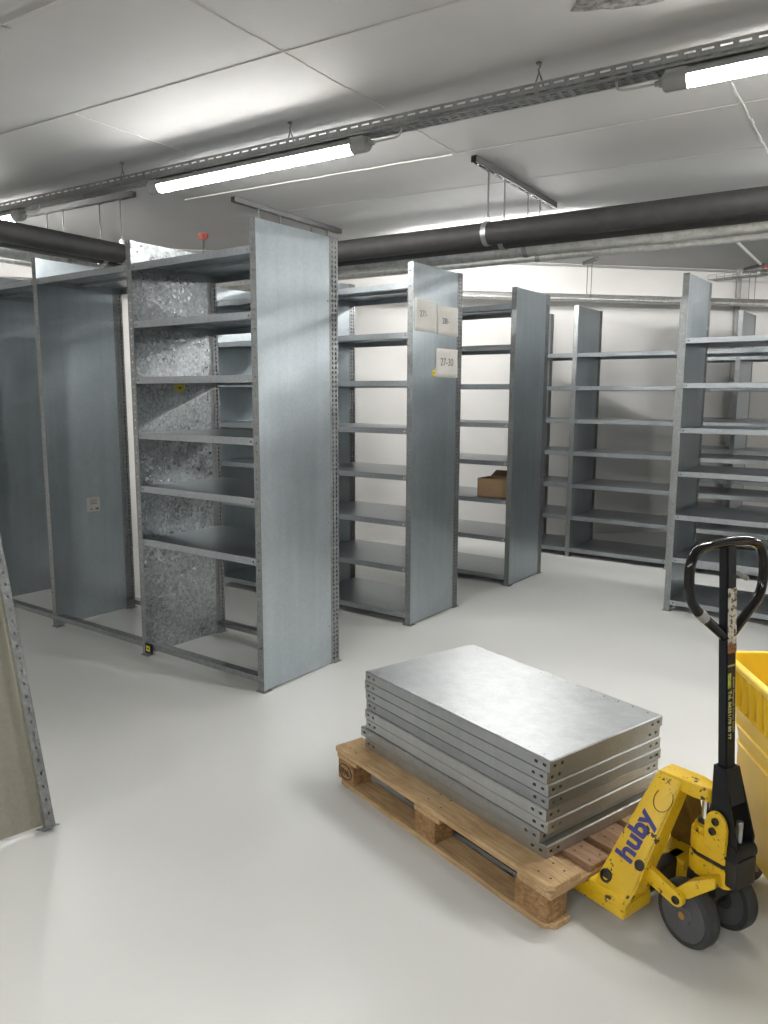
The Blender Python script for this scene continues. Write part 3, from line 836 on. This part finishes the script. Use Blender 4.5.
GL = 'tube lamps under the cable tray'
def ly(x): return 3.392+(x+3.23)*TA
lamp(-3.451, ly(-3.451), 'lit tube lamp whose full length shows below the cable tray', False, GL)
lamp(-.254, ly(-.254), 'lit tube lamp under the cable tray, cut by the photo\'s right edge', True, GL)
lamp(-6.53, ly(-6.53), 'lit tube lamp under the cable tray, cut by the photo\'s left edge', False, GL)
GO = 'further tube lamps on the ceiling'
TRW = {9.6: 'perforated cable tray over the far right of the room', -2.4: 'perforated cable tray under the ceiling, above and behind the camera', 6.5: 'perforated cable tray hidden beyond the overhead pipes'}
for yrow, lb in TRW.items():
    t2 = copy_tree(tr); t2['label'] = lb; t2['group'] = 'cable trays'; t2.location = (0, yrow-3.392, 0)
    if yrow > 5:                                                # these end short of the oblique wall
        cut = -4.4 if yrow < 7 else 1.2
        t2.scale = ((TX1-cut)/(TX1-TX0), 1, 1); t2.location = (cut-TX0*(TX1-cut)/(TX1-TX0), yrow-3.392+(cut-TX0)*TA*.0, 0)
        t2.location.y += (cut-TX0*(TX1-cut)/(TX1-TX0))*TA*0
    for hk in (hooks if yrow < 5 else hooks[1:] if yrow < 7 else []):
        h2 = copy_tree(hk); h2.location.y += yrow-3.392; h2['label'] = 'wire hook holding a cable tray outside the photo or behind the pipes'; h2['group'] = 'hooks of the other cable trays'
    for x in (-6.53, -3.451, -.254, 2.6):
        yy = yrow+(x+3.23)*TA
        if WN[0]*x+WN[1]*yy > WD-.9 or (yrow > 9 and x < 1): continue
        lamp(x, yy, 'lit tube lamp under a cable tray farther off', False, GO)

# ------------------------------------------------------------------ pipes
E1, E2 = Vector((1, .056, 0)).normalized(), Vector((-.056, 1, 0)).normalized()
def lpipe(name, label, cat, y_at, x_at, zc, r, mat, group, seg=20, ribs=False):
    # main leg through (-2.61, y_at) along E1; second leg through (x_at, 3.78) along E2
    A0, B0 = Vector((-2.61, y_at, zc)), Vector((x_at, 3.78, zc))
    det = E1.x*(-E2.y)+E2.x*E1.y
    w = B0-A0; s = (w.x*(-E2.y)+E2.x*w.y)/det
    C = A0+E1*s; n = 6; rad = max(.12, r*2.2); pts = []
    a = C+E1*rad; c = C-E2*rad
    start = A0+E1*((4.2-A0.x)/E1.x); endp = C-E2*(C.y-.4)
    pts.append(start)
    k = 14
    for i in range(1, k): pts.append(start.lerp(a, i/k))
    for i in range(n+1):
        t = i/n; pts.append(a*(1-t)**2+C*2*t*(1-t)+c*t*t)
    for i in range(1, 7): pts.append(c.lerp(endp, i/6))
    b = MB(); b.tube(pts, r, seg)
    o = b.build(name, mat, None, True); return tag(o, label, cat, group)
lpipe('insulated_pipe', 'thick black insulated overhead pipe, nearer the cable tray', 'pipe', 4.754, -5.281, 2.738, .074, M_BLACKPIPE, 'overhead pipes')
lpipe('insulated_pipe', 'thick black insulated overhead pipe between the other black pipe and the silver ones', 'pipe', 5.015, -5.523, 2.752, .073, M_BLACKPIPE, 'overhead pipes')
lpipe('foil_pipe', 'wider silver foil-wrapped overhead pipe beside the black pipes', 'pipe', 5.434, -5.975, 2.752, .062, M_FOIL, 'overhead pipes')
lpipe('foil_pipe', 'thin silver overhead pipe, farthest from the cable tray', 'pipe', 5.667, -6.183, 2.716, .028, M_FOIL, 'overhead pipes')
def hanger(label, pts, over, group='pipe hangers'):
    """pts: list of (x, y, z of pipe centre, radius)"""
    p0, p1 = Vector((pts[0][0], pts[0][1], ZC)), Vector((pts[-1][0], pts[-1][1], ZC)); d = (p1-p0).normalized(); n = Vector((-d.y, d.x, 0)); z = Vector((0,0,1))
    t = thing('pipe_hanger', label, 'pipe hanger', p0, 0, group)
    L = (p1-p0).length+over[0]+over[1]; s = -d*over[0]
    b = MB(); zz = -.041
    b.frame_box(s-n*.0205+z*zz, d, n, z, L, .0025, .041); b.frame_box(s+n*.018+z*zz, d, n, z, L, .0025, .041); b.frame_box(s-n*.0205-z*.003, d, n, z, L, .041, .003)
    b.frame_box(s-n*.0205+z*zz, d, n, z, L, .010, .002); b.frame_box(s+n*.0105+z*zz, d, n, z, L, .010, .002)
    q = .05
    while q < L-.02: b.frame_box(s+d*q-n*.0205+z*zz, d, n, z, .03, .041, .002); q += .13
    b.build('rail', M_HRAIL, t)
    for x, y, pz, r in pts:
        w = Vector((x, y, ZC))-p0
        b = MB(); b.cyl(w-z*.03, w-z*(ZC-pz-r-.004), .006, 10); b.cyl(w-z*.052, w-z*.041, .012, 6); rod = b.build('rod', M_ROD, t, True)
        tx = E1 if abs(d.y) > abs(d.x) else E2
        b = MB(); c = w-z*(ZC-pz); m_ = 24; k = 4
        rg = [[b.bm.verts.new(c+tx*dx+(Vector((-tx.y, tx.x, 0))*math.cos(2*PI*j/m_)+z*math.sin(2*PI*j/m_))*rr) for j in range(m_)] for dx, rr in ((-.018, r+.001), (-.018, r+.006), (.018, r+.006), (.018, r+.001))]
        for i in range(4):
            for j in range(m_): b.bm.faces.new((rg[i][j], rg[i][(j+1) % m_], rg[(i+1) % 4][(j+1) % m_], rg[(i+1) % 4][j]))
        b.bbox(c.x-.018, c.x+.018, c.y-.012, c.y+.012, c.z+r+.003, c.z+r+.03, .003, 1)
        b.build('clamp', M_RAIL, rod, True)
PZ = [(2.738, .074), (2.752, .073), (2.752, .062), (2.716, .028)]
def hp(x, ys): return [(x-.056*(y-5), y+0, *PZ[i]) for i, y in enumerate(ys)]
hanger('pipe hanger rail on the ceiling over the three papers\' shelving run', hp(-2.62, (4.754, 5.015, 5.434, 5.667)), (.225, .30))
hanger('pipe hanger rail on the ceiling above the smooth end panel', hp(-4.655, (4.640, 4.900, 5.320, 5.553)), (.29, .20))
hanger('pipe hanger rail near the corner bend of the pipes', [(-5.281, 3.805, *PZ[0]), (-5.523, 3.787, *PZ[1]), (-5.975, 3.752, *PZ[2]), (-6.183, 3.735, *PZ[3])], (.16, .28))

# wall pipes on the oblique wall
WT = Vector((WN[1], -WN[0], 0)); WNv = Vector((*WN, 0)); WO = WNv*WD
def on_wall(x, off, z): return Vector((x, wall_y(x), z))-WNv*off
b = MB(); b.tube([on_wall(-8.6+i*.62,   .25+.002*math.sin(i*2.3), 2.768) for i in range(19)], .042, 16)
tag(b.build('wall_pipe', M_WPIPE, None, True), 'bright silver pipe running level along the white wall', 'pipe', 'wall pipes')
b = MB(); b.tube([on_wall(-8.6+i*.62, .36, 2.742) for i in range(19)], .022, 12)
tag(b.build('wall_pipe', M_FOIL, None, True), 'thin grey pipe running along the wall beside the bright silver pipe', 'pipe', 'wall pipes')
b = MB(); b.tube([on_wall(-8.6+i*.62, .02, 3.155) for i in range(19)], .013, 10)
tag(b.build('conduit', M_CABLE, None, True), 'thin grey conduit along the wall just under the ceiling', 'conduit')
for hx, lb in ((-3.605, 'small pipe hanger by the wall over the narrow shelving bay'), (-2.20, 'small pipe hanger by the wall near the downpipe')):
    q = on_wall(hx, .20, ZC); r_ = math.atan2(-WNv.y, -WNv.x)
    t = thing('pipe_hanger', lb, 'pipe hanger', q, r_, 'wall pipe hangers')
    b = MB(); b.box(-.05, .27, -.02, .02, -.035, 0); b.build('rail', M_HRAIL, t)
    for dx, zz, rr_ in ((.05, 2.768, .042), (.16, 2.742, .022)):
        b = MB(); b.cyl((dx, 0, -.03), (dx, 0, zz+rr_-ZC), .005, 8); b.build('rod', M_ROD, t, True)
b = MB(); b.tube([on_wall(-2.20, .05, 0), on_wall(-2.20, .05, ZC)], .030, 16)
for z_ in (.6, 1.9, 2.7): b.tube([on_wall(-2.20, .05, z_-.015), on_wall(-2.20, .05, z_+.015)], .034, 16)
tag(b.build('downpipe', M_CABLE, None, True), 'grey downpipe standing against the white wall behind the rearmost shelving', 'pipe')
# white ceiling conduit and red sprinkler pipe, wire tray by the far wall
b = MB(); b.tube([(-1.76, 6.9, ZC-.016), (-1.825, 8.574, ZC-.016), (-1.875, 9.86, ZC-.016)], .014, 10)
tag(b.build('conduit', M_WHITECOND, None, True), 'white conduit crossing the ceiling near the wall', 'conduit')
b = MB(); b.tube([(-1.88, 10.03, ZC-.03), (-.5, 11.47, ZC-.03), (3.0, 15.1, ZC-.03)], .018, 10)
tag(b.build('sprinkler_pipe', M_RED, None, True), 'thin red pipe under the ceiling at the far wall', 'pipe')
b = MB(); p0 = Vector((-2.42, 9.79, 3.03)); d = Vector((.97, -.24, 0)).normalized(); n = Vector((-d.y, d.x, 0)); z = Vector((0,0,1)); L = 5.0
for (a, c) in ((0, 0), (0, .05), (.05, 0), (.10, 0), (.15, 0), (.20, 0), (.20, .05)):
    b.tube([p0+n*a+z*c, p0+d*L+n*a+z*c], .003, 6)
k = 0
while k < L:
    b.tube([p0+d*k+z*.05, p0+d*k, p0+d*k+n*.2, p0+d*k+n*.2+z*.05], .003, 6); k += .10
tag(b.build('wire_tray', M_RAIL, None, True), 'wire mesh cable tray high above the rearmost shelving', 'cable tray')
# red ceiling anchor with rod and plate
an = thing('ceiling_anchor', 'red capped ceiling anchor with a thin rod, above the mottled bay', 'anchor', (-5.90, 5.163, ZC))
b = MB(); b.lathe((0,0,0), (0,0,-1), [(.05, 0), (.05, .02), (.035, .05), (.015, .055)], 16); b.build('cap', M_RED, an, True)
b = MB(); b.cyl((0,0,-.05), (0,0,-.30), .009, 10); b.build('rod', M_ROD, an, True)
b = MB(); b.bbox(-.16, .16, -.03, .03, -.31, -.295, .003, 1); b.build('plate', M_BOLT, an)

# ------------------------------------------------------------------ world, camera, colour
w = bpy.data.worlds.new('World'); bpy.context.scene.world = w; w.use_nodes = True
w.node_tree.nodes['Background'].inputs[0].default_value = (.5, .5, .5, 1); w.node_tree.nodes['Background'].inputs[1].default_value = .05
cam = bpy.data.cameras.new('camera'); co = bpy.data.objects.new('camera', cam); COL.objects.link(co)
yaw, pit, roll, hc, fpx = .6283, -.1495, .0046, 1.655, 768.0
cy, sy, cp, sp_ = math.cos(yaw), math.sin(yaw), math.cos(pit), math.sin(pit)
f = Vector((-sy*cp, cy*cp, sp_)); r = Vector((cy, sy, 0)); u = r.cross(f)
rr = r*math.cos(roll)+u*math.sin(roll); uu = -r*math.sin(roll)+u*math.cos(roll)
Mx = Matrix((rr, uu, -f)).transposed().to_4x4(); Mx.translation = (0, 0, hc); co.matrix_world = Mx
cam.sensor_fit = 'VERTICAL'; cam.sensor_height = 24; cam.lens = fpx/1024*24; cam.clip_start = .05
sc = bpy.context.scene; sc.camera = co
sc.view_settings.view_transform = 'Standard'; sc.view_settings.look = 'None'; sc.view_settings.gamma = 1; sc.view_settings.use_curve_mapping = False
sc.view_settings.exposure = 0.0
sc.cycles.use_denoising = True
sc.cycles.max_bounces = 8; sc.cycles.diffuse_bounces = 4; sc.cycles.glossy_bounces = 4
sc.cycles.sample_clamp_indirect = 6
